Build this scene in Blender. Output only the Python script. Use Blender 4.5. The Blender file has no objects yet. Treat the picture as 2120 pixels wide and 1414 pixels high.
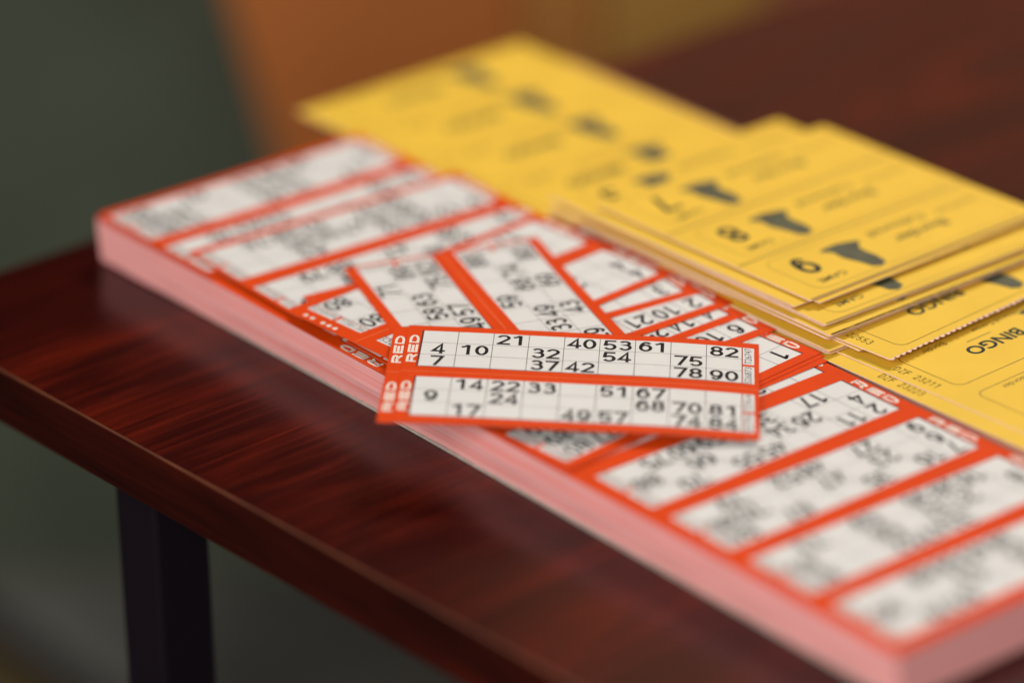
import bpy, math, random
from mathutils import Vector, Matrix

sc = bpy.context.scene
COL = sc.collection
rnd = random.Random(7)

# ------------------------------------------------------------------ camera
cam_d = bpy.data.cameras.new('camera')
cam = bpy.data.objects.new('camera', cam_d)
COL.objects.link(cam)
R_ = Vector((0.62801518, 0.77806823, -0.01437939))
U_ = Vector((-0.32410961, 0.27831356, 0.90415404))
F_ = Vector((-0.70749551, 0.56316196, -0.42696453))
M4 = Matrix((R_, U_, -F_)).transposed().to_4x4()
M4.translation = Vector((1.40007556, -0.86913612, 0.72873375))
cam.matrix_world = M4
cam_d.sensor_width = 36.0
cam_d.lens = 135.0
cam_d.clip_start = 0.05
cam_d.clip_end = 60
cam_d.dof.use_dof = True
cam_d.dof.focus_distance = 1.630
cam_d.dof.aperture_fstop = 1.75
cam_d.dof.aperture_blades = 9
sc.camera = cam

# ------------------------------------------------------------------ world, lamps, exposure
wd = bpy.data.worlds.new('World')
sc.world = wd
wd.use_nodes = True
bg = wd.node_tree.nodes['Background']
bg.inputs[0].default_value = (1.0, 0.93, 0.84, 1)
bg.inputs[1].default_value = 0.12


def area(name, loc, target, sx, sy, power, color):
    d = bpy.data.lights.new(name, 'AREA')
    d.shape = 'RECTANGLE'
    d.size, d.size_y = sx, sy
    d.energy = power
    d.color = color
    o = bpy.data.objects.new(name, d)
    COL.objects.link(o)
    o.location = loc
    o.rotation_euler = (Vector(target) - Vector(loc)).to_track_quat('-Z', 'Y').to_euler()
    return o


area('ceiling_lamp', (-0.25, 1.25, 1.55), (0.25, 0.1, 0), 0.65, 0.65, 40, (1.0, 0.965, 0.92))
area('front_fill', (1.25, -1.60, 0.95), (0.25, 0.05, 0), 1.7, 1.2, 50, (1.0, 0.98, 0.965))  # fill lamp added to brighten the page edges facing the camera

sc.view_settings.view_transform = 'Standard'
sc.view_settings.look = 'None'
sc.view_settings.exposure = 0.0
sc.view_settings.gamma = 1.0
sc.view_settings.use_curve_mapping = False
sc.cycles.use_denoising = True
sc.cycles.max_bounces = 8
sc.cycles.use_adaptive_sampling = False


# ------------------------------------------------------------------ materials
def mat(name, rgb, rough=0.6, spec=0.4, var=0.05, scale=60, bump=0.0, bscale=900):
    m = bpy.data.materials.new(name)
    m.use_nodes = True
    nt = m.node_tree
    b = nt.nodes['Principled BSDF']
    b.inputs['Roughness'].default_value = rough
    b.inputs['Specular IOR Level'].default_value = spec
    tc = nt.nodes.new('ShaderNodeTexCoord')
    n = nt.nodes.new('ShaderNodeTexNoise')
    n.inputs['Scale'].default_value = scale
    n.inputs['Detail'].default_value = 6
    nt.links.new(tc.outputs['Object'], n.inputs['Vector'])
    r = nt.nodes.new('ShaderNodeValToRGB')
    r.color_ramp.elements[0].position = 0.3
    r.color_ramp.elements[1].position = 0.7
    r.color_ramp.elements[0].color = (*[c * (1 - var) for c in rgb], 1)
    r.color_ramp.elements[1].color = (*[min(1, c * (1 + var)) for c in rgb], 1)
    nt.links.new(n.outputs['Fac'], r.inputs['Fac'])
    nt.links.new(r.outputs['Color'], b.inputs['Base Color'])
    if bump:
        n2 = nt.nodes.new('ShaderNodeTexNoise')
        n2.inputs['Scale'].default_value = bscale
        n2.inputs['Detail'].default_value = 4
        nt.links.new(tc.outputs['Object'], n2.inputs['Vector'])
        bp = nt.nodes.new('ShaderNodeBump')
        bp.inputs['Strength'].default_value = bump
        bp.inputs['Distance'].default_value = 0.0004
        nt.links.new(n2.outputs['Fac'], bp.inputs['Height'])
        nt.links.new(bp.outputs['Normal'], b.inputs['Normal'])
    return m


def layered(name, stops, zscale, rough=0.7, along=2.0):
    """Edges of stacked sheets: fine layers running along the sheet, broken up a little."""
    m = bpy.data.materials.new(name)
    m.use_nodes = True
    nt = m.node_tree
    b = nt.nodes['Principled BSDF']
    b.inputs['Roughness'].default_value = rough
    b.inputs['Specular IOR Level'].default_value = 0.2
    tc = nt.nodes.new('ShaderNodeTexCoord')
    mp = nt.nodes.new('ShaderNodeMapping')
    mp.inputs['Scale'].default_value = (along, along, zscale)
    nt.links.new(tc.outputs['Object'], mp.inputs['Vector'])
    n = nt.nodes.new('ShaderNodeTexNoise')
    n.inputs['Scale'].default_value = 1.0
    n.inputs['Detail'].default_value = 5
    n.inputs['Roughness'].default_value = 0.6
    nt.links.new(mp.outputs['Vector'], n.inputs['Vector'])
    r = nt.nodes.new('ShaderNodeValToRGB')
    e = r.color_ramp.elements
    while len(e) < len(stops):
        e.new(0.5)
    for k, (p, c) in enumerate(stops):
        e[k].position = p
        e[k].color = (*c, 1)
    nt.links.new(n.outputs['Fac'], r.inputs['Fac'])
    nt.links.new(r.outputs['Color'], b.inputs['Base Color'])
    bp = nt.nodes.new('ShaderNodeBump')
    bp.inputs['Strength'].default_value = 0.35
    bp.inputs['Distance'].default_value = 0.0004
    nt.links.new(n.outputs['Fac'], bp.inputs['Height'])
    nt.links.new(bp.outputs['Normal'], b.inputs['Normal'])
    return m


def wood(name, dark, mid, light, rough, axis, spec=0.5):
    m = bpy.data.materials.new(name)
    m.use_nodes = True
    nt = m.node_tree
    b = nt.nodes['Principled BSDF']
    b.inputs['Specular IOR Level'].default_value = spec
    tc = nt.nodes.new('ShaderNodeTexCoord')

    def noise(across, along, detail, dist):
        mp = nt.nodes.new('ShaderNodeMapping')
        s = [across, across, across]
        s[axis] = along
        mp.inputs['Scale'].default_value = s
        nt.links.new(tc.outputs['Object'], mp.inputs['Vector'])
        n = nt.nodes.new('ShaderNodeTexNoise')
        n.inputs['Scale'].default_value = 1
        n.inputs['Detail'].default_value = detail
        n.inputs['Roughness'].default_value = 0.62
        n.inputs['Distortion'].default_value = dist
        nt.links.new(mp.outputs['Vector'], n.inputs['Vector'])
        return n
    big = noise(19, 3.4, 4, 1.2)
    fine = noise(330, 9.0, 6, 0.3)
    mx = nt.nodes.new('ShaderNodeMix')
    mx.data_type = 'FLOAT'
    mx.inputs[0].default_value = 0.36
    nt.links.new(big.outputs['Fac'], mx.inputs[2])
    nt.links.new(fine.outputs['Fac'], mx.inputs[3])
    r = nt.nodes.new('ShaderNodeValToRGB')
    e = r.color_ramp.elements
    e.new(0.5)
    for k, (p, c) in enumerate(((0.36, dark), (0.5, mid), (0.66, light))):
        e[k].position = p
        e[k].color = (*c, 1)
    nt.links.new(mx.outputs[0], r.inputs['Fac'])
    nt.links.new(r.outputs['Color'], b.inputs['Base Color'])
    rr = nt.nodes.new('ShaderNodeMapRange')
    rr.inputs[3].default_value = rough - 0.05
    rr.inputs[4].default_value = rough + 0.09
    nt.links.new(fine.outputs['Fac'], rr.inputs[0])
    nt.links.new(rr.outputs[0], b.inputs['Roughness'])
    bp = nt.nodes.new('ShaderNodeBump')
    bp.inputs['Strength'].default_value = 0.06
    bp.inputs['Distance'].default_value = 0.0005
    nt.links.new(fine.outputs['Fac'], bp.inputs['Height'])
    nt.links.new(bp.outputs['Normal'], b.inputs['Normal'])
    return m


ORANGE = mat('orange_print', (0.68, 0.056, 0.0028), 0.6, 0.08, 0.05, 40, 0.12)
ORANGE_L = mat('orange_score_line', (0.86, 0.20, 0.07), 0.45, 0.4, 0.04, 60)
WHITE = mat('white_paper', (0.70, 0.692, 0.655), 0.6, 0.2, 0.02, 50, 0.12)
BACKP = mat('shaded_paper_back', (0.38, 0.33, 0.31), 0.7, 0.2, 0.05, 60)  # white ticket backs, their shade put into the grey
CREAM = mat('cream_lettering', (0.80, 0.72, 0.62), 0.5, 0.35, 0.03, 60)
BLACK = mat('black_ink', (0.010, 0.007, 0.008), 0.6, 0.12, 0.1, 80)
HAIR = mat('thin_black_ink', (0.07, 0.04, 0.035), 0.5, 0.3, 0.1, 80)
MAROON = mat('dark_red_ink', (0.09, 0.006, 0.004), 0.5, 0.35, 0.1, 80)
GREYINK = mat('grey_ink', (0.10, 0.09, 0.085), 0.55, 0.3, 0.15, 80)
REDEDGE = mat('red_cut_edge', (0.72, 0.10, 0.04), 0.6, 0.3, 0.1, 200)
YELLOW = mat('yellow_paper', (0.81, 0.515, 0.046), 0.6, 0.22, 0.035, 30, 0.12)
YEDGE = layered('yellow_card_edge', [(0.30, (0.50, 0.20, 0.035)), (0.46, (0.60, 0.33, 0.17)), (0.60, (0.64, 0.40, 0.33)), (0.75, (0.68, 0.46, 0.40))], 1100)
YEDGE_T = mat('cream_cut_edge', (0.80, 0.57, 0.47), 0.65, 0.3, 0.08, 300)
INK = mat('green_black_ink', (0.016, 0.030, 0.026), 0.6, 0.15, 0.15, 90)
SHAPEINK = mat('olive_green_ink', (0.075, 0.080, 0.040), 0.55, 0.3, 0.25, 120)
BROWNINK = mat('brown_ink', (0.17, 0.085, 0.012), 0.55, 0.3, 0.15, 90)
INK2 = mat('dark_brown_ink', (0.075, 0.035, 0.006), 0.6, 0.15, 0.15, 90)
OLIVE = mat('olive_line_ink', (0.42, 0.26, 0.03), 0.55, 0.3, 0.1, 90)
PINK = layered('pink_page_edges', [(0.30, (0.86, 0.22, 0.17)), (0.46, (0.87, 0.35, 0.325)), (0.66, (0.88, 0.47, 0.455))], 900)
BOARD = mat('grey_board', (0.42, 0.36, 0.31), 0.8, 0.2, 0.12, 200)
MAHOG = wood('mahogany_laminate', (0.012, 0.0010, 0.0007), (0.034, 0.0021, 0.0009), (0.098, 0.0072, 0.0018), 0.20, 1, 0.32)
MAHOG_E = wood('mahogany_edging', (0.010, 0.0012, 0.0009), (0.026, 0.0026, 0.0014), (0.060, 0.0050, 0.0018), 0.34, 0, 0.12)
LIPM = mat('edge_highlight', (0.10, 0.028, 0.010), 0.5, 0.3, 0.5, 25)  # highlight along the table edge, put into the colour
LEGM = mat('black_metal', (0.006, 0.003, 0.006), 0.6, 0.15, 0.1, 20)
GREEN = mat('dark_green_paint', (0.076, 0.088, 0.060), 0.8, 0.2, 0.22, 7)
CARPET = mat('grey_carpet', (0.100, 0.098, 0.086), 0.95, 0.1, 0.25, 9, 0.3, 300)
OLIVEF = mat('olive_floor', (0.085, 0.060, 0.022), 0.8, 0.2, 0.2, 9)
REFL_DARK = mat('reflection_dark_brown', (0.018, 0.007, 0.004), 0.7, 0.2, 0.2, 8)  # for the added panel that darkens the tabletop reflection
TAN = mat('reflection_light_brown', (0.62, 0.27, 0.15), 0.8, 0.2, 0.2, 3)  # for the added wall that brightens the tabletop reflection
OAK = mat('orange_brown_wood', (0.45, 0.130, 0.022), 0.5, 0.4, 0.12, 4)
OAK_M = mat('brown_wood', (0.41, 0.158, 0.029), 0.5, 0.4, 0.12, 4)
OAK_L = mat('pale_olive_wood', (0.40, 0.195, 0.036), 0.5, 0.4, 0.12, 4)


# ------------------------------------------------------------------ mesh helpers
_gc = {}


def glyph_mesh(text, bold):
    k = (text, bold)
    if k in _gc:
        return _gc[k]
    cu = bpy.data.curves.new('glyph', 'FONT')
    cu.body = text
    cu.size = 1
    cu.resolution_u = 4
    cu.offset = bold
    o = bpy.data.objects.new('glyph', cu)
    COL.objects.link(o)
    dg = bpy.context.evaluated_depsgraph_get()
    me = o.evaluated_get(dg).to_mesh()
    vs = [(v.co.x, v.co.y) for v in me.vertices]
    fs = []
    for p in me.polygons:
        idx = list(p.vertices)
        if p.normal.z < 0:
            idx.reverse()
        fs.append(idx)
    o.evaluated_get(dg).to_mesh_clear()
    bpy.data.objects.remove(o)
    bpy.data.curves.remove(cu)
    xs = [a for a, _ in vs]
    ys = [b for _, b in vs]
    _gc[k] = (vs, fs, min(xs), max(xs), min(ys), max(ys))
    return _gc[k]


def arc(cx, cy, rx, ry, a0, a1, n=10):
    return [(cx + rx * math.cos(math.radians(a0 + (a1 - a0) * i / n)), cy + ry * math.sin(math.radians(a0 + (a1 - a0) * i / n))) for i in range(n + 1)]


def strokes(ch, w, h, t):
    k = t / 2
    x0, x1, y0, y1, cx = k, w - k, k, h - k, w / 2
    rx = cx - k
    if ch == '0':
        return [(arc(cx, h / 2, rx, h / 2 - k, 0, 360, 22)[:-1], True)]
    if ch == '1':
        return [([(w * .10, h * .77), (w * .36, h * .83), (w * .60, h - k * .4)], False), ([(w * .62, h), (w * .62, 0)], False)]
    if ch == '2':
        return [(arc(cx, h * .70, rx, h * .30 - k, 170, -32, 12) + [(x0 + k * .4, y0 + t * .2)], False), ([(0, y0), (w, y0)], False)]
    if ch == '3':
        r1, r2 = (h * .46 - k) / 2, (h * .54) / 2 - k * .2
        up = arc(cx * .96, y1 - r1, rx * .88, r1, 155, -90, 12)
        dn = arc(cx, y0 + r2, rx, r2, 90, -158, 13)
        return [(up[:-1] + [(cx * .8, (y1 - 2 * r1 + y0 + 2 * r2) / 2)] + dn[1:], False)]
    if ch == '4':
        return [([(w * .70, 0), (w * .70, h - k * .5), (k * .8, h * .27), (w, h * .27)], False)]
    if ch == '5':
        r = h * .33 - k
        return [([(w * .94, y1), (w * .22, y1), (w * .14, h * .50)] + arc(cx * .98, y0 + r, rx, r, 140, -155, 14), False)]
    if ch in '69':
        r = h * .32 - k * .4
        loop = arc(cx, y0 + r, rx, r, 0, 360, 18)[:-1]
        tail = arc(cx + rx * .10, y0 + r, rx * 1.10, h - 2 * k - r, 180, 48, 9)
        if ch == '9':
            fl = lambda p: [(w - x, h - y) for x, y in p]
            loop, tail = fl(loop), fl(tail)
        return [(loop, True), (tail, False)]
    if ch == '7':
        return [([(0, y1), (x1 + k * .2, y1), (w * .36, 0)], False)]
    if ch == '8':
        r1, r2 = (h * .47 - k) / 2, (h * .53 - k) / 2
        return [(arc(cx, y1 - r1, rx * .88, r1, 0, 360, 18)[:-1], True), (arc(cx, y0 + r2, rx, r2, 0, 360, 18)[:-1], True)]
    if ch == 'D':
        return [([(x0, 0), (x0, h)], False), ([(x0, y1), (w * .45, y1)] + arc(w * .45, h / 2, w * .55 - k, h / 2 - k, 84, -84, 10) + [(w * .45, y0), (x0, y0)], False)]
    if ch == 'E':
        return [([(x0, 0), (x0, h)], False)] + [([(x0, y), (w * q, y)], False) for y, q in ((y0, 1), (h / 2, .92), (y1, 1))]
    if ch == 'R':
        r = h * .28 - k * .5
        return [([(x0, 0), (x0, h)], False), ([(x0, y1), (w * .55, y1)] + arc(w * .55, y1 - r, w * .42 - k, r, 80, -80, 8) + [(w * .5, y1 - 2 * r), (x0, y1 - 2 * r)], False),
                ([(w * .52, y1 - 2 * r), (w - k, 0)], False)]
    return []


class MB:
    """Collects faces in sheet coordinates: u along the text, v down the sheet, z up."""

    def __init__(self):
        self.v, self.f, self.m, self.mats = [], [], [], []

    def mi(self, m):
        if m not in self.mats:
            self.mats.append(m)
        return self.mats.index(m)

    def grid(self, u0, u1, v0, v1, z, m, step=0.006):
        nu = max(1, int(abs(u1 - u0) / step + .99))
        nv = max(1, int(abs(v1 - v0) / step + .99))
        b = len(self.v)
        k = self.mi(m)
        for j in range(nv + 1):
            for i in range(nu + 1):
                self.v.append((u0 + (u1 - u0) * i / nu, v0 + (v1 - v0) * j / nv, z))
        for j in range(nv):
            for i in range(nu):
                a = b + j * (nu + 1) + i
                self.f.append((a, a + nu + 1, a + nu + 2, a + 1))
                self.m.append(k)

    def slab(self, u0, u1, v0, v1, th, top, edge, step=0.006, teeth=False, back=None):
        nu = max(1, int((u1 - u0) / step + .99))
        nv = max(1, int((v1 - v0) / step + .99))
        kt, ke = self.mi(top), self.mi(edge)
        kb = self.mi(back or top)
        b = len(self.v)
        for z in (0, -th):
            for j in range(nv + 1):
                for i in range(nu + 1):
                    vv = v0 + (v1 - v0) * j / nv
                    self.v.append((u0 + (u1 - u0) * i / nu, vv, z))
        n = (nu + 1) * (nv + 1)
        I = lambda i, j: b + j * (nu + 1) + i
        for j in range(nv):
            for i in range(nu):
                self.f.append((I(i, j), I(i, j + 1), I(i + 1, j + 1), I(i + 1, j)))
                self.m.append(kt)
                self.f.append((I(i, j) + n, I(i + 1, j) + n, I(i + 1, j + 1) + n, I(i, j + 1) + n))
                self.m.append(kb)
        for i in range(nu):
            for j, fl in ((0, 0), (nv, 1)):
                q = (I(i, j), I(i + 1, j), I(i + 1, j) + n, I(i, j) + n)
                self.f.append(q[::-1] if fl else q)
                self.m.append(ke)
        for j in range(nv):
            for i, fl in ((0, 1), (nu, 0)):
                q = (I(i, j), I(i, j + 1), I(i, j + 1) + n, I(i, j) + n)
                self.f.append(q[::-1] if fl else q)
                self.m.append(ke)
        if teeth:                                   # torn perforation along the v0 edge
            k = u0 + 0.0012
            while k < u1 - 0.001:
                w, d = 0.0010, 0.0011 * rnd.uniform(.7, 1.2)
                c = len(self.v)
                for z in (-th * .1, -th * .9):
                    self.v += [(k - w, v0, z), (k - w * .55, v0 - d, z), (k + w * .55, v0 - d, z), (k + w, v0, z)]
                self.f += [(c, c + 3, c + 2, c + 1), (c + 4, c + 5, c + 6, c + 7), (c, c + 1, c + 5, c + 4),
                           (c + 1, c + 2, c + 6, c + 5), (c + 2, c + 3, c + 7, c + 6)]
                self.m += [ke] * 5
                k += 0.0036

    def line(self, p, q, w, z, m):
        p, q = Vector(p), Vector(q)
        d = (q - p)
        L = d.length
        d /= L
        nrm = Vector((-d.y, d.x)) * w / 2
        n = max(1, int(L / 0.007 + .99))
        b = len(self.v)
        for i in range(n + 1):
            c = p + d * (L * i / n)
            for s in (1, -1):
                e = c + nrm * s
                self.v.append((e.x, e.y, z))
        k = self.mi(m)
        for i in range(n):
            a = b + 2 * i
            self.f.append((a, a + 1, a + 3, a + 2))
            self.m.append(k)

    def path(self, pts, w, z, m):
        for a, b in zip(pts, pts[1:]):
            self.line(a, b, w, z, m)

    def poly(self, pts, z, m):
        b = len(self.v)
        self.v += [(x, y, z) for x, y in pts]
        self.f.append(tuple(range(b, b + len(pts))))
        self.m.append(self.mi(m))

    def disc(self, c, r, z, m, n=12):
        self.poly([(c[0] + r * math.cos(-2 * math.pi * i / n), c[1] + r * math.sin(-2 * math.pi * i / n)) for i in range(n)], z, m)

    def text(self, s, c, h, z, m, w=None, bold=0.0, rd=(1, 0), ratio=1.0):
        """Lettering centred on c; rd is the reading direction, the letters' tops point to the left of it."""
        vs, fs, x0, x1, y0, y1 = glyph_mesh(s, bold)
        sy = h / (y1 - y0)
        sx = w / (x1 - x0) if w else sy * ratio
        ax, ay = rd
        bx, by = ay, -ax                       # letter-up in (u right, v down) sheet coordinates
        b = len(self.v)
        for x, y in vs:
            p = (x - (x0 + x1) / 2) * sx
            q = (y - (y0 + y1) / 2) * sy
            self.v.append((c[0] + ax * p + bx * q, c[1] + ay * p + by * q, z))
        k = self.mi(m)
        for f in fs:
            self.f.append(tuple(b + i for i in f))
            self.m.append(k)

    def ribbon(self, pts, t, zz, m, closed=False):
        n = len(pts)
        P = [Vector(p) for p in pts]
        b = len(self.v)
        for i in range(n):
            a = P[i - 1] if (i or closed) else None
            c = P[(i + 1) % n] if (i < n - 1 or closed) else None
            d1 = (P[i] - a).normalized() if a is not None else None
            d2 = (c - P[i]).normalized() if c is not None else None
            d1, d2 = d1 or d2, d2 or d1
            n1, n2 = Vector((-d1.y, d1.x)), Vector((-d2.y, d2.x))
            mt = (n1 + n2)
            mt = mt.normalized() if mt.length > 1e-6 else n1
            k = t / 2 / max(0.45, mt.dot(n1))
            for s in (1, -1):
                e = P[i] + mt * (k * s)
                self.v.append((e.x, e.y, zz))
        k = self.mi(m)
        for i in range(n if closed else n - 1):
            j = (i + 1) % n
            self.f.append((b + 2 * i, b + 2 * i + 1, b + 2 * j + 1, b + 2 * j))
            self.m.append(k)

    def sign(self, ch, c, w, h, t, zz, m, rd=(1, 0)):
        """One drawn character (digits, R, E, D) of stroke t, centred on c."""
        ax, ay = rd
        bx, by = ay, -ax
        for pts, closed in strokes(ch, w, h, t):
            q = [(c[0] + ax * (x - w / 2) + bx * (y - h / 2), c[1] + ay * (x - w / 2) + by * (y - h / 2)) for x, y in pts]
            self.ribbon(q, t, zz, m, closed)

    def build(self, name, parent=None, deform=None):
        me = bpy.data.meshes.new(name)
        vv = []
        for u, v, z in self.v:
            vv.append((u, -v, z + (deform(u, v) if deform else 0)))
        me.from_pydata(vv, [], self.f)
        for m in self.mats:
            me.materials.append(m)
        me.polygons.foreach_set('material_index', self.m)
        me.update()
        o = bpy.data.objects.new(name, me)
        COL.objects.link(o)
        if parent:
            o.parent = parent
        return o


def solid(name, verts, faces, m, parent=None, bevel=0.0, seg=2):
    me = bpy.data.meshes.new(name)
    me.from_pydata(verts, [], faces)
    me.materials.append(m)
    me.update()
    o = bpy.data.objects.new(name, me)
    COL.objects.link(o)
    if parent:
        o.parent = parent
    if bevel:
        b = o.modifiers.new('bevel', 'BEVEL')
        b.width = bevel
        b.segments = seg
    return o


BF = [(0, 3, 2, 1), (4, 5, 6, 7), (0, 1, 5, 4), (1, 2, 6, 5), (2, 3, 7, 6), (3, 0, 4, 7)]


def box(name, x0, x1, y0, y1, z0, z1, m, parent=None, bevel=0.0):
    return solid(name, [(x0, y0, z0), (x1, y0, z0), (x1, y1, z0), (x0, y1, z0),
                        (x0, y0, z1), (x1, y0, z1), (x1, y1, z1), (x0, y1, z1)], BF, m, parent, bevel)


def thing(name, label, cat, group=None, kind=None):
    o = bpy.data.objects.new(name, None)
    o.empty_display_size = 0.02
    COL.objects.link(o)
    o['label'] = label
    o['category'] = cat
    if group:
        o['group'] = group
    return o


def place(o, origin, deg, tu=0.0, tv=0.0):
    a = math.radians(deg)
    X = Vector((math.cos(a), math.sin(a), tu)).normalized()
    Y = Vector((-math.sin(a), math.cos(a), -tv))        # local +y is up the sheet, v runs down
    Y = (Y - X * Y.dot(X)).normalized()
    Z = X.cross(Y)
    m = Matrix((X, Y, Z)).transposed().to_4x4()
    m.translation = Vector(origin)
    o.matrix_world = m


# ------------------------------------------------------------------ the setting
def sheet_plane(name, pts, m, z):
    o = solid(name, [(x, y, z) for x, y in pts], [tuple(range(len(pts)))], m)
    o['kind'] = 'structure'
    return o


FZ = -0.74
sheet_plane('floor', [(-9, -9), (9, -9), (9, 9), (-9, 9)], CARPET, FZ)

# the backdrop's own frame: S runs to the right seen from the camera, N towards the camera
S = Vector((0.6227, 0.7825, 0))
N = Vector((0.7825, -0.6227, 0))


def slab_at(name, base, outline, th, m, parent=None, bevel=0.0):
    """An upright slab: outline in (s, z) round the point base, thickness th behind it."""
    n = len(outline)
    vs = []
    for d in (0, -th):
        for s, z in outline:
            p = base + S * s + N * d
            vs.append((p.x, p.y, z))
    fs = [tuple(range(n)), tuple(range(2 * n - 1, n - 1, -1))]
    for i in range(n):
        j = (i + 1) % n
        fs.append((j, i, n + i, n + j))
    return solid(name, vs, fs, m, parent, bevel)


WB = Vector((-0.955, 0.495, 0))
wl = slab_at('wall', WB, [(-2.6, FZ), (0.37, FZ), (0.37, 1.7), (-2.6, 1.7)], 0.12, GREEN)
wl['label'] = 'plain dark green wall behind the left end of the table'
wl['category'] = 'wall'
slab_at('reflection_panel', WB + N * 0.012, [(-2.59, .02), (0.365, .02), (0.365, 1.68), (-2.59, 1.68)], 0.0115, REFL_DARK, wl)  # unseen dark panel added to darken what the tabletop reflects

w2 = slab_at('wall', WB, [(0.372, FZ), (2.6, FZ), (2.6, 1.7), (0.372, 1.7)], 0.12, TAN)  # unseen wall added so the tabletop reflects a warm haze
w2['label'] = 'unseen light brown wall added behind the bench to brighten the tabletop reflection'
w2['category'] = 'wall'
rg = thing('rug', 'olive brown rug with a dark border on the floor at bottom left', 'rug')
box('pile', -1.5, -.70, -.6, .405, FZ + .0002, FZ + .008, OLIVEF, rg)
box('band', -1.5, -.70, .4055, .440, FZ + .0002, FZ + .009, LEGM, rg)  # dark strip along the rug's far edge

cb = thing('wooden_bench', 'orange brown wooden bench back standing behind the yellow cards', 'bench')
CB = Vector((-0.5181, 0.4298, 0))
slab_at('back_panel', CB, [(0.060, -.37), (0.185, -.37), (0.185, 0.02), (-0.033, 0.02)], 0.03, OAK, cb, 0.004)
slab_at('middle_board', CB + N * 0.001, [(0.187, -.37), (0.238, -.37), (0.238, 0.02), (0.187, 0.02)], 0.03, OAK_M, cb, 0.004)
slab_at('side_board', CB + N * 0.002, [(0.240, -.37), (0.345, -.37), (0.345, 0.02), (0.240, 0.02)], 0.03, OAK_L, cb, 0.004)
slab_at('seat', CB - N * 0.031, [(0.062, -.37), (0.34, -.37), (0.34, -.34), (0.062, -.34)], 0.36, OAK, cb, 0.004)
for ls, ln in ((.185, .0), (.315, .0), (.185, -.34), (.315, -.34)):
    slab_at('leg', CB + N * ln, [(ls - .015, FZ), (ls + .015, FZ), (ls + .015, -.3705), (ls - .015, -.3705)], 0.03, OAK, cb)

# ------------------------------------------------------------------ the table
TX0, TX1, TY0, TY1, TT = -0.020, 1.55, -0.0903, 0.62, 0.0264
tb = thing('table', 'dark red mahogany laminate table with a square edge and black metal legs', 'table')
tb.location = (0.22, -0.0905, FZ)
tb.rotation_euler = (0, 0, math.radians(2.7))


def tpart(o):
    o.parent = tb
    o.matrix_parent_inverse = Matrix.Translation((-0.22, 0.0905, -FZ))
    return o


tpart(box('tabletop', TX0 + .0012, TX1, TY0 + .0012, TY1, -TT + .0006, 0, MAHOG))
tpart(box('edge_strip', TX0 + .0012, TX1, TY0, TY0 + .0010, -TT, -0.0006, MAHOG_E, None, 0.0003))
tpart(box('edge_strip', TX0, TX0 + .0010, TY0, TY1, -TT, -0.0006, MAHOG_E, None, 0.0003))
tpart(box('seam_highlight', TX0 + .0014, TX1, TY0 + .0002, TY0 + .0013, -0.0005, 0.00012, LIPM))  # seam strip that carries the painted edge highlight
for lx, ly in ((.135, -.055), (1.45, -.055), (.135, .56), (1.45, .56)):
    tpart(box('leg', lx - .0145, lx + .0145, ly - .0145, ly + .0145, FZ, -TT - .0001, LEGM, None, 0.002))

# ------------------------------------------------------------------ red tickets
TW, TP = 0.150, 0.0459
G0, G1 = 0.0068, 0.1428
CW = (G1 - G0) / 9


def random_ticket(r, fixed=None):
    rows = [[None] * 9 for _ in range(3)]
    for k in range(3):
        for c in r.sample(range(9), 5):
            lo, hi = (1, 9) if c == 0 else ((80, 90) if c == 8 else (c * 10, c * 10 + 9))
            rows[k][c] = r.randint(lo, hi)
    for c in range(9):
        col = sorted(x[c] for x in rows if x[c] is not None)
        for k in range(3):
            if rows[k][c] is not None:
                rows[k][c] = col.pop(0)
    for k, row in (fixed or {}).items():
        rows[k] = list(row)
    return rows


def grid_part(rows, v0, v1, parent, deform, z=0.00004, u0=G0, u1=G1, parts=True):
    """White number grid of one ticket, printed between v0 and v1."""
    m = MB()
    cw = (u1 - u0) / 9
    rh = (v1 - v0) / 3
    m.grid(u0, u1, v0, v1, z, WHITE)
    zi = z + 0.00004
    for c in range(1, 10):
        m.line((u0 + cw * c, v0), (u0 + cw * c, v1), 0.00028, zi, HAIR)
    for k in range(1, 3):
        m.line((u0, v0 + rh * k), (u1, v0 + rh * k), 0.00022, zi, HAIR)
    m.line((u0 - .0001, v0 - .0003), (u0 - .0003, v1 + .0003), 0.0008, zi, MAROON)
    m.line((u0, v1 + .0001), (u1 + .004, v1 + .0001), 0.0004, zi, MAROON)
    for k in range(3):
        for c in range(9):
            if rows[k][c] is not None:
                s = str(rows[k][c])
                cx = u0 + cw * (c + .5)
                cy = v0 + rh * (k + .5)
                for d, off in zip(s, (0,) if len(s) == 1 else (-.0032, .0032)):
                    m.sign(d, (cx + off, cy), .0057, rh * .82, .00148, zi, BLACK)
    return m.build('number_grid', parent, deform)


def word_part(v0, v1, parent, deform, u=.0035, word='RED', h=.0042):
    m = MB()
    L = (v1 - v0) * .88
    for k, ch in enumerate(word):
        m.sign(ch, (u, (v0 + v1) / 2 + L / 3 * (1 - k)), L / 3 * .84, h, .00112, .00006, CREAM, rd=(0, -1))
    return m.build('colour_word', parent, deform)


def serial_part(a, b, v0, v1, parent, deform, u0=.1432, u1=.1480):
    m = MB()
    mid = (v0 + v1) / 2
    for s, p, q in ((a, v0, mid - .0010), (b, mid + .0010, v1)):
        m.grid(u0, u1, p, q, .00004, WHITE)
        m.text(s, ((u0 + u1) / 2 - .0002, (p + q) / 2), .0030, .00008, GREYINK, w=(q - p) * .92, rd=(0, -1))
    return m.build('serial_strip', parent, deform)


def serials(r):
    return 'T%05d' % r.randint(20000, 29999), 'S%05d' % r.randint(20000, 29999)


GRP = 'loose red bingo tickets piled on the pad'


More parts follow.
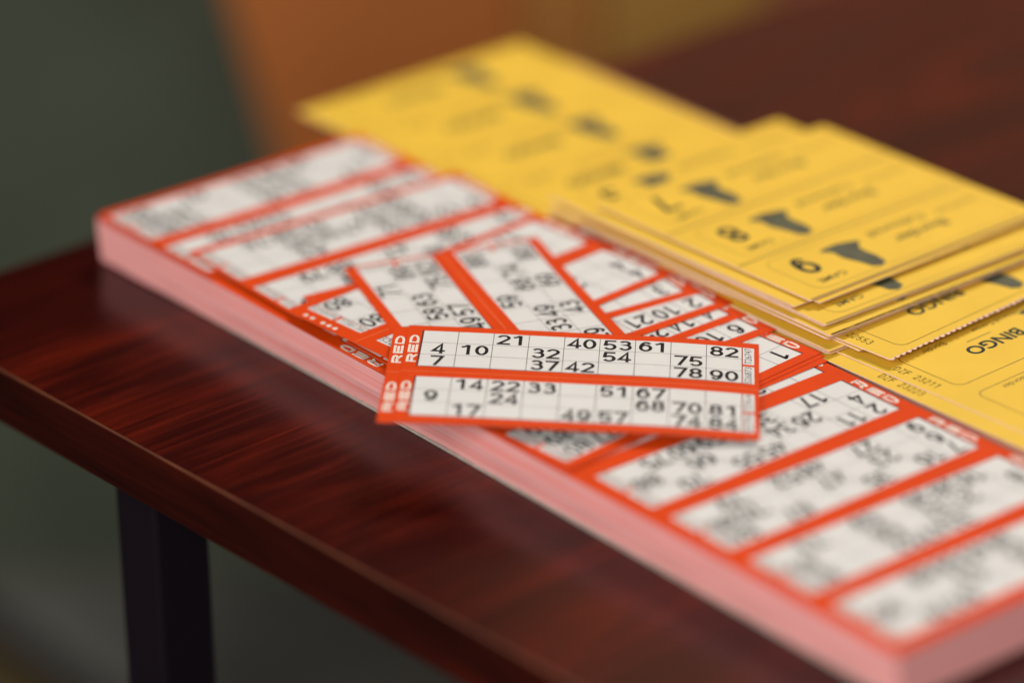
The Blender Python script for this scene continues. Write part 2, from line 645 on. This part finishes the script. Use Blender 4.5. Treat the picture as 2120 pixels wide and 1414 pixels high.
def red_card(label, origin, deg, tu=0., tv=0., deform=None, nums=(None, None), ser=None, seed=0, margin=0.0, dots=False):
    r = random.Random(seed)
    t = thing('bingo_ticket', label, 'bingo ticket', GRP)
    H = 2 * TP
    m = MB()
    m.slab(0, TW, 0, H, .00034, ORANGE, REDEDGE, back=BACKP)
    m.line((0.0004, TP), (TW - .0004, TP), .00035, .00005, ORANGE_L)
    m.build('card_sheet', t, deform)
    for k in range(2):
        v0 = k * TP + .0052
        v1 = v0 + .0354
        rows = nums[k] if nums[k] and isinstance(nums[k], list) else random_ticket(r, nums[k])
        e = G1 - margin
        grid_part(rows, v0, v1, t, deform, u1=e)
        word_part(v0 + .002, v1 - .001, t, deform)
        a, b = (ser[k] if ser else serials(r))
        serial_part(a, b, v0, v1, t, deform, .1432 - margin, .1480 - margin)
        if dots:
            d = MB()
            for q in ((.005, .0095, .0165, .0205, .0245) if k == 1 else ()):
                d.disc((TW - .0030, v0 + .0354 - q), .00125, .00007, CREAM)
            if k == 1:
                d.build('margin_print', t, deform)
    place(t, origin, deg, tu, tv)
    return t


def warp(k, a, b):
    """slight lift of the sheet's corners and a shallow wave"""
    return lambda u, v: k * (((u - .075) / .075) ** 2 * (.4 + .6 * v / .092) + a * math.sin(u * 50 + b))


# ---- the pad
PZ, PL, PW = 0.0228, 0.5311, 0.150
pad = thing('ticket_pad', 'long thick pad of red bingo tickets with pink page edges on the table edge', 'ticket pad')
vs, fs = [], []
NX = 40
for i in range(NX + 1):
    x = PL * i / NX
    for (y, z) in ((0.0012 + .0035 * min(1, i / 12), 0.0010), (0.0006 + .0012 * i / NX, .012), (0, PZ - .0004), (PW, PZ - .0004), (PW, 0.0010)):
        w = .0003 * math.sin(i * 1.7 + z * 300)
        vs.append((x, y + (w if y < .1 and z < .02 else 0), z))
for i in range(NX):
    a = 5 * i
    for k in range(5):
        l = (k + 1) % 5
        fs.append((a + k, a + 5 + k, a + 5 + l, a + l))
fs.append((4, 3, 2, 1, 0)[::-1])
fs.append(tuple(5 * NX + k for k in (4, 3, 2, 1, 0)))
solid('page_block', vs, fs, PINK, pad)
box('backing_board', .0005, PL - .0005, 0.0035, PW - .001, 0.0, 0.0010, BOARD, pad)
# top sheet, laid out from its near right corner (text runs towards the table edge)
pt = MB()
pt.slab(0, PW, 0, PL, .0004, ORANGE, REDEDGE, 0.012)
top = pt.build('top_sheet', pad)
a = math.radians(-90)
top.matrix_basis = Matrix.Translation((PL, PW, PZ)) @ Matrix.Rotation(a, 4, 'Z')
FIX = {3: {0: [2, 11, None, None, 45, 55, None, 70, None], 1: [4, None, 26, 34, None, None, 66, None, 88], 2: [None, 17, None, 38, None, 59, 60, 75, None]},
       2: {0: [7, 16, None, 35, None, None, 67, None, 84], 1: [6, None, 23, None, 47, None, None, 76, 86], 2: [9, None, 27, None, 48, 52, None, 79, None]},
       4: {0: [None, None, 25, None, 41, 50, None, 72, 83]}}
for i in range(11):
    v0 = PL - (.3911 + (2 - i) * TP) + .0056 - TP + TP
    v0 = (PL - .3911) - 3 * TP + i * TP + .0056 + .0
    v1 = v0 + .0350
    if v1 > PL - .002:
        break
    r = random.Random(100 + i)
    grid_part(random_ticket(r, FIX.get(i)), v0, v1, top, None, u0=.0072, u1=.1368)
    word_part(v0 + .002, v1 - .001, top, None)
    a_, b_ = serials(r)
    serial_part(a_, b_, v0, v1, top, None, .1372, .1422)

# ---- loose tickets, lowest first
z = PZ + .0004
bow = lambda k, c=.075: (lambda u, v: k * ((u - c) / .075) ** 2)
red_card('far red ticket lying flush with the far end of the pad', (.0925, .1512, z + .0006), -90.3, seed=1, deform=warp(0.0003, 0.2, 1))
red_card('red ticket lying across the pad just in front of the far end ticket', (.1620, .1535, z + .0016), -92.2, seed=2, deform=bow(.0002))
red_card('bottom red ticket of the pile, its RED lettering showing along the pink pad edge',
         (.1770, -.0008, z + .0003), 91.0, seed=3)
red_card('lowest red ticket of the right fan, under the ticket numbered 1', (.3338, .1508, z + .0002), -88.0, seed=4, deform=warp(0.0002, 0.3, 2), nums=({0: [None, None, 25, None, 41, 50, None, 72, 83]}, None))
red_card('red ticket showing a single 1 beside the lower yellow cards', (.3300, .1525, z + .0007), -85.6, seed=5,
         nums=({0: [1, None, None, 31, None, 52, None, 77, 80], 1: [None, None, 24, None, 43, None, 65, 73, 89]}, None))
red_card('red ticket stuck to the back of the ticket showing a single 1', (.3274, .1532, z + .0012), -84.9, seed=5,
         nums=({0: [1, None, None, 31, None, 52, None, 77, 80], 1: [None, None, 24, None, 43, None, 65, 73, 89]}, None))
red_card('red ticket with only a sliver of white showing right above the front ticket', (.2985, .1545, z + .0016), -90.5, seed=6, deform=warp(0.0003, 0.3, 0.5))
red_card('red ticket with number tops peeping out below the 2 10 21 row', (.2800, .1540, z + .0021), -90.0, seed=7, deform=warp(0.0004, 0.3, 2.5),
         nums=({0: [4, 14, 25, 36, None, None, 68, None, None]}, None))
red_card('red ticket whose visible row reads 2 10 21', (.2688, .1560, z + .0027), -92.4, seed=8, deform=warp(0.0006, 0.25, 1.2),
         nums=({0: [2, 10, 21, None, None, 51, None, 72, None]}, None))
red_card('red ticket fanned out just above the 2 10 21 row', (.2515, .1525, z + .0033), -97.5, seed=9, deform=warp(0.0005, 0.3, 3),
         nums=({0: [3, None, None, 36, 42, None, None, 79, 87]}, None))
red_card('red ticket on top of the fan, its white dotted margin over the pink pad edge', (.2300, .1568, z + .0040), -86.0, seed=10,
         margin=.0060, dots=True, deform=bow(.0004))
red_card('steeply turned red ticket lying upside down under the front ticket', (.2725, -.0030, z + .0046), 161.0, 0.0, 0.0, seed=11, deform=warp(0.0004, 0.3, 0.4),
         nums=([[None, 14, None, 35, 47, None, None, 71, None], [5, None, 28, None, None, 58, 63, None, 89], [None, 19, None, None, 49, 57, None, 75, 82]],
               [[2, None, 23, None, None, 59, None, None, 88], [None, 11, None, 33, 49, None, 66, 74, None], [8, None, 29, None, 43, None, 69, None, 80]]))


def droop(u, v):
    w = max(0.0, v - .062) / .03
    return -.0011 * w * w * (1 - .5 * u / TW) + .0003 * math.sin(u * 38 + 1) - .0022 * (max(0.0, u - .095) / .055) ** 2


A1 = ([[None, None, 21, None, 40, 53, 61, None, 82], [4, 10, None, 32, None, 54, None, 75, None], [7, None, None, 37, 42, None, None, 78, 90]],
      [[None, 14, 22, 33, None, 51, 67, None, None], [9, None, 24, None, None, None, 68, 70, 81], [None, 17, None, None, 49, 57, None, 74, 84]])
AX, AY, AZ, AD = .2044, .0263, PZ + .0092, math.degrees(.8375)
ca, sa = math.cos(math.radians(AD)), math.sin(math.radians(AD))
red_card('red ticket directly under the front ticket, only its RED margin showing',
         (AX - .0062 * ca, AY - .0062 * sa, AZ - .0006), AD, -.034, .012, droop, nums=(A1[1], A1[0]), seed=12)
red_card('front red ticket on top of the pile, first row 21 40 53 61 82',
         (AX, AY, AZ), AD, -.034, .012, droop, nums=A1, ser=(('T26747', 'S26873'), ('T27614', 'S27741')), seed=13)

# ------------------------------------------------------------------ yellow game cards
YW = 0.143


def rrect(m, u0, u1, v0, v1, rad, w, zz, ink):
    pts = []
    for cx, cy, a0 in ((u1 - rad, v0 + rad, -90), (u1 - rad, v1 - rad, 0), (u0 + rad, v1 - rad, 90), (u0 + rad, v0 + rad, 180)):
        for k in range(6):
            t = math.radians(a0 + 18 * k)
            pts.append((cx + rad * math.cos(t), cy + rad * math.sin(t)))
    pts.append(pts[0])
    m.path(pts, w, zz, ink)


SHAPE = [(38.5, 12.4), (41, 11.0), (50, 10.6), (58, 13.2), (60.6, 15.2), (55.5, 19.5), (54.6, 24), (55, 31), (53.6, 38.6), (48.7, 40.8), (45.4, 38.4), (44, 31), (41.8, 23.6), (42.4, 16.6)]


def shape_print(m, off=(0, 0)):
    """Dark printed silhouette, a (from the left edge) and b (from the far side of its row) in mm."""
    pts = [(YW - (a + off[0]) / 1000, .046 - (b + off[1]) / 1000) for a, b in SHAPE]
    ar = sum(p[0] * q[1] - q[0] * p[1] for p, q in zip(pts, pts[1:] + pts[:1]))
    if ar > 0:
        pts.reverse()
    return pts


def game_panel(row, num, parent, deform, serial=None):
    m = MB()
    v = row * .046
    z1 = .00005
    rrect(m, .006, YW - .0105, v + .0045, v + .0415, .006, .0005, z1, OLIVE)
    if num:
        m.sign(str(num), (YW - .0235, v + .0275), .0100, .0170, .0027, z1, INK)
        m.text('GAME', (YW - .0245, v + .0113), .0040, z1, INK, w=.0160, bold=.004)
    pts = shape_print(m)
    m.poly([(a, b + v) for a, b in pts], z1, SHAPEINK)
    m.text('Coloured', (YW - .085, v + .0320), .0058, z1, INK, w=.034, bold=.004)
    m.text('Border', (YW - .089, v + .0205), .0062, z1, INK, w=.032, bold=.01)
    m.text('Coloured Corner', (YW - .121, v + .0300), .0040, z1, BROWNINK, w=.026, bold=.0)
    m.line((.002, v + .0004), (YW - .001, v + .0004), .0015, z1, OLIVE)
    return m.build('game_panel', parent, deform)


def corner_panel(row, parent, deform, serial=None, num=None):
    m = MB()
    v = row * .046
    z1 = .00005
    rrect(m, .006, YW - .0125, v + .0045, v + .0415, .0045, .00042, z1, BROWNINK)
    m.text('Coloured Corner', (YW - .073, v + .0375), .0034, z1, BROWNINK, w=.0330, bold=.0)
    m.text('Border', (YW - .0325, v + .0375), .0034, z1, BROWNINK, w=.0140, bold=.0)
    if num:
        m.sign(str(num), (YW - .034, v + .0200), .0095, .0150, .0025, z1, INK)
    else:
        m.text('BINGO', (YW - .0565, v + .0240), .0078, z1, INK, w=.0330, bold=.025)
        m.line((YW - .047, v + .0317), (YW - .062, v + .0317), .0009, z1, OLIVE)
    pts = shape_print(m, (46, -2))
    m.poly([(a, b + v) for a, b in pts], z1, SHAPEINK)
    if serial:
        for k, ch in enumerate(serial):
            c = (YW - .0063, v + .0225 + .00285 * (len(serial) / 2 - .5 - k))
            if ch in '0123456789D':
                m.sign(ch, c, .0021, .0043, .00045, z1, INK2, rd=(0, -1))
            elif ch != ' ':
                m.text(ch, (YW - .0063, v + .0225 + .00285 * (len(serial) / 2 - .5 - k)), .0043, z1, INK2, w=.0011 if ch == '1' else .0020, rd=(0, -1))
    return m.build('corner_panel', parent, deform)


YG = 'yellow game cards stacked beside the red pad'


def yellow_card(label, near_left, ztop, th, yaw, rows, panels, deform=None, teeth=False, edge=None, name='game_card', dark_edge=False):
    """near_left: the card's corner nearest the camera on the pad side; rows run away from the camera."""
    t = thing(name, label, 'game card', YG)
    m = MB()
    m.slab(0, YW, 0, rows * .046, th, YELLOW, edge or (YEDGE if th > .001 else YEDGE_T), .0075, teeth)
    if dark_edge:
        m.line((.001, .0006), (YW - .001, .0006), .0011, .00005, INK)
    m.build('card_sheet' if th < .001 else 'card_bundle', t, deform)
    for row, kind, val in panels:
        if kind == 'g':
            game_panel(row, val, t, deform)
        else:
            corner_panel(row, t, deform, val if isinstance(val, str) else None, val if isinstance(val, int) else None)
    a = math.radians(yaw - 90)
    U = Vector((math.cos(a), math.sin(a)))
    o = Vector(near_left) - U * YW
    place(t, (o.x, o.y, ztop), yaw - 90)
    return t


# base pad
yp = thing('yellow_card_pad', 'long low pad of yellow cards under all the other yellow cards', 'card pad')
box('page_block', -.012, .486, .1575, .2955, 0, .0226, YEDGE, yp)
yellow_card('large blurred yellow sheet at the far end, its corner sticking out past the table', (.1390, .1500), .0233, .0006, 0.7, 4,
            [(0, 'c', ''), (1, 'c', ''), (2, 'c', ''), (3, 'c', '')])
yellow_card('lowest yellow sheet, its serial 23223 half covered beside the red pad', (.4850, .1558), .0231, .0004, 1.6, 5,
            [(1, 'c', ''), (2, 'c', 'DZF 23223'), (0, 'c', '')])
yellow_card('yellow sheet with BINGO and serial 23211 nearest the camera', (.4850, .1668), .0237, .0005, 2.6, 4,
            [(0, 'c', ''), (1, 'c', 5), (2, 'c', 'DZF 23211')])
def bundle(label, near_left, ztop, n, pitch, yaw, rows, r, top_label=None, top_panels=(), dark_edge=False, spread=.0011):
    """n loose cards squared up by hand, so their edges do not quite line up."""
    for k in range(n):
        last = k == n - 1
        dx, dy, dw = (0, 0, 0) if last else (r.uniform(-2.2, .4) * spread, r.uniform(-1, 1) * spread, r.uniform(-.35, .35))
        am, ph = r.uniform(0, .00012), r.uniform(0, 6)
        yellow_card(top_label if last and top_label else label, (near_left[0] + dx, near_left[1] + dy), ztop - pitch * (n - 1 - k), .00046,
                    yaw + dw, rows, top_panels if last else [], dark_edge=dark_edge and last,
                    deform=lambda u, v: am * math.sin(u * 45 + v * 20 + ph))


br = random.Random(21)
bundle('thin yellow card under the lowest bare corner on the left of the pile', (.3314, .1539), .0262, 4, .00062, .5, 4, br,
       'yellow card whose bare corner pokes out lowest on the left of the pile', [])
yellow_card('small yellow card corner peeping out under the toothed card', (.3400, .1630), .0269, .0006, 1.0, 3, [])
yellow_card('yellow card with a torn toothed edge and serial 22553', (.3560, .1656), .0278, .0006, 4.6, 3,
            [(0, 'c', '22553'), (1, 'c', '')], teeth=True)
bundle('thin yellow card in the bundle below the dark green front edge line', (.3282, .1574), .0313, 5, .00068, 0.8, 4, br,
       'yellow card with a dark green line along its front edge', [(0, 'g', 6)], dark_edge=True)
bundle('thin yellow card just under the card whose GAME panel is shaded', (.3222, .1600), .0336, 3, .00070, 0.3, 4, br,
       'yellow card under the top cards, its GAME panel in their shadow', [(0, 'g', 6), (3, 'g', 3)])
bundle('short yellow card with a pale edge right under the top two cards', (.3040, .1590), .0360, 3, .00075, 1.2, 3, br, spread=.0016)
curl = lambda u, v: .0004 * (max(0, v) / .138) ** 2
yellow_card('second yellow card from the top, only its front corner tip showing', (.3092, .1688), .0366, .0005, 1.8, 3, [], deform=curl)
yellow_card('top yellow card of the pile printed with Game 7, 8 and 9', (.3062, .1661), .0375, .0006, 1.4, 3,
            [(0, 'g', 9), (1, 'g', 8), (2, 'g', 7)], deform=curl)
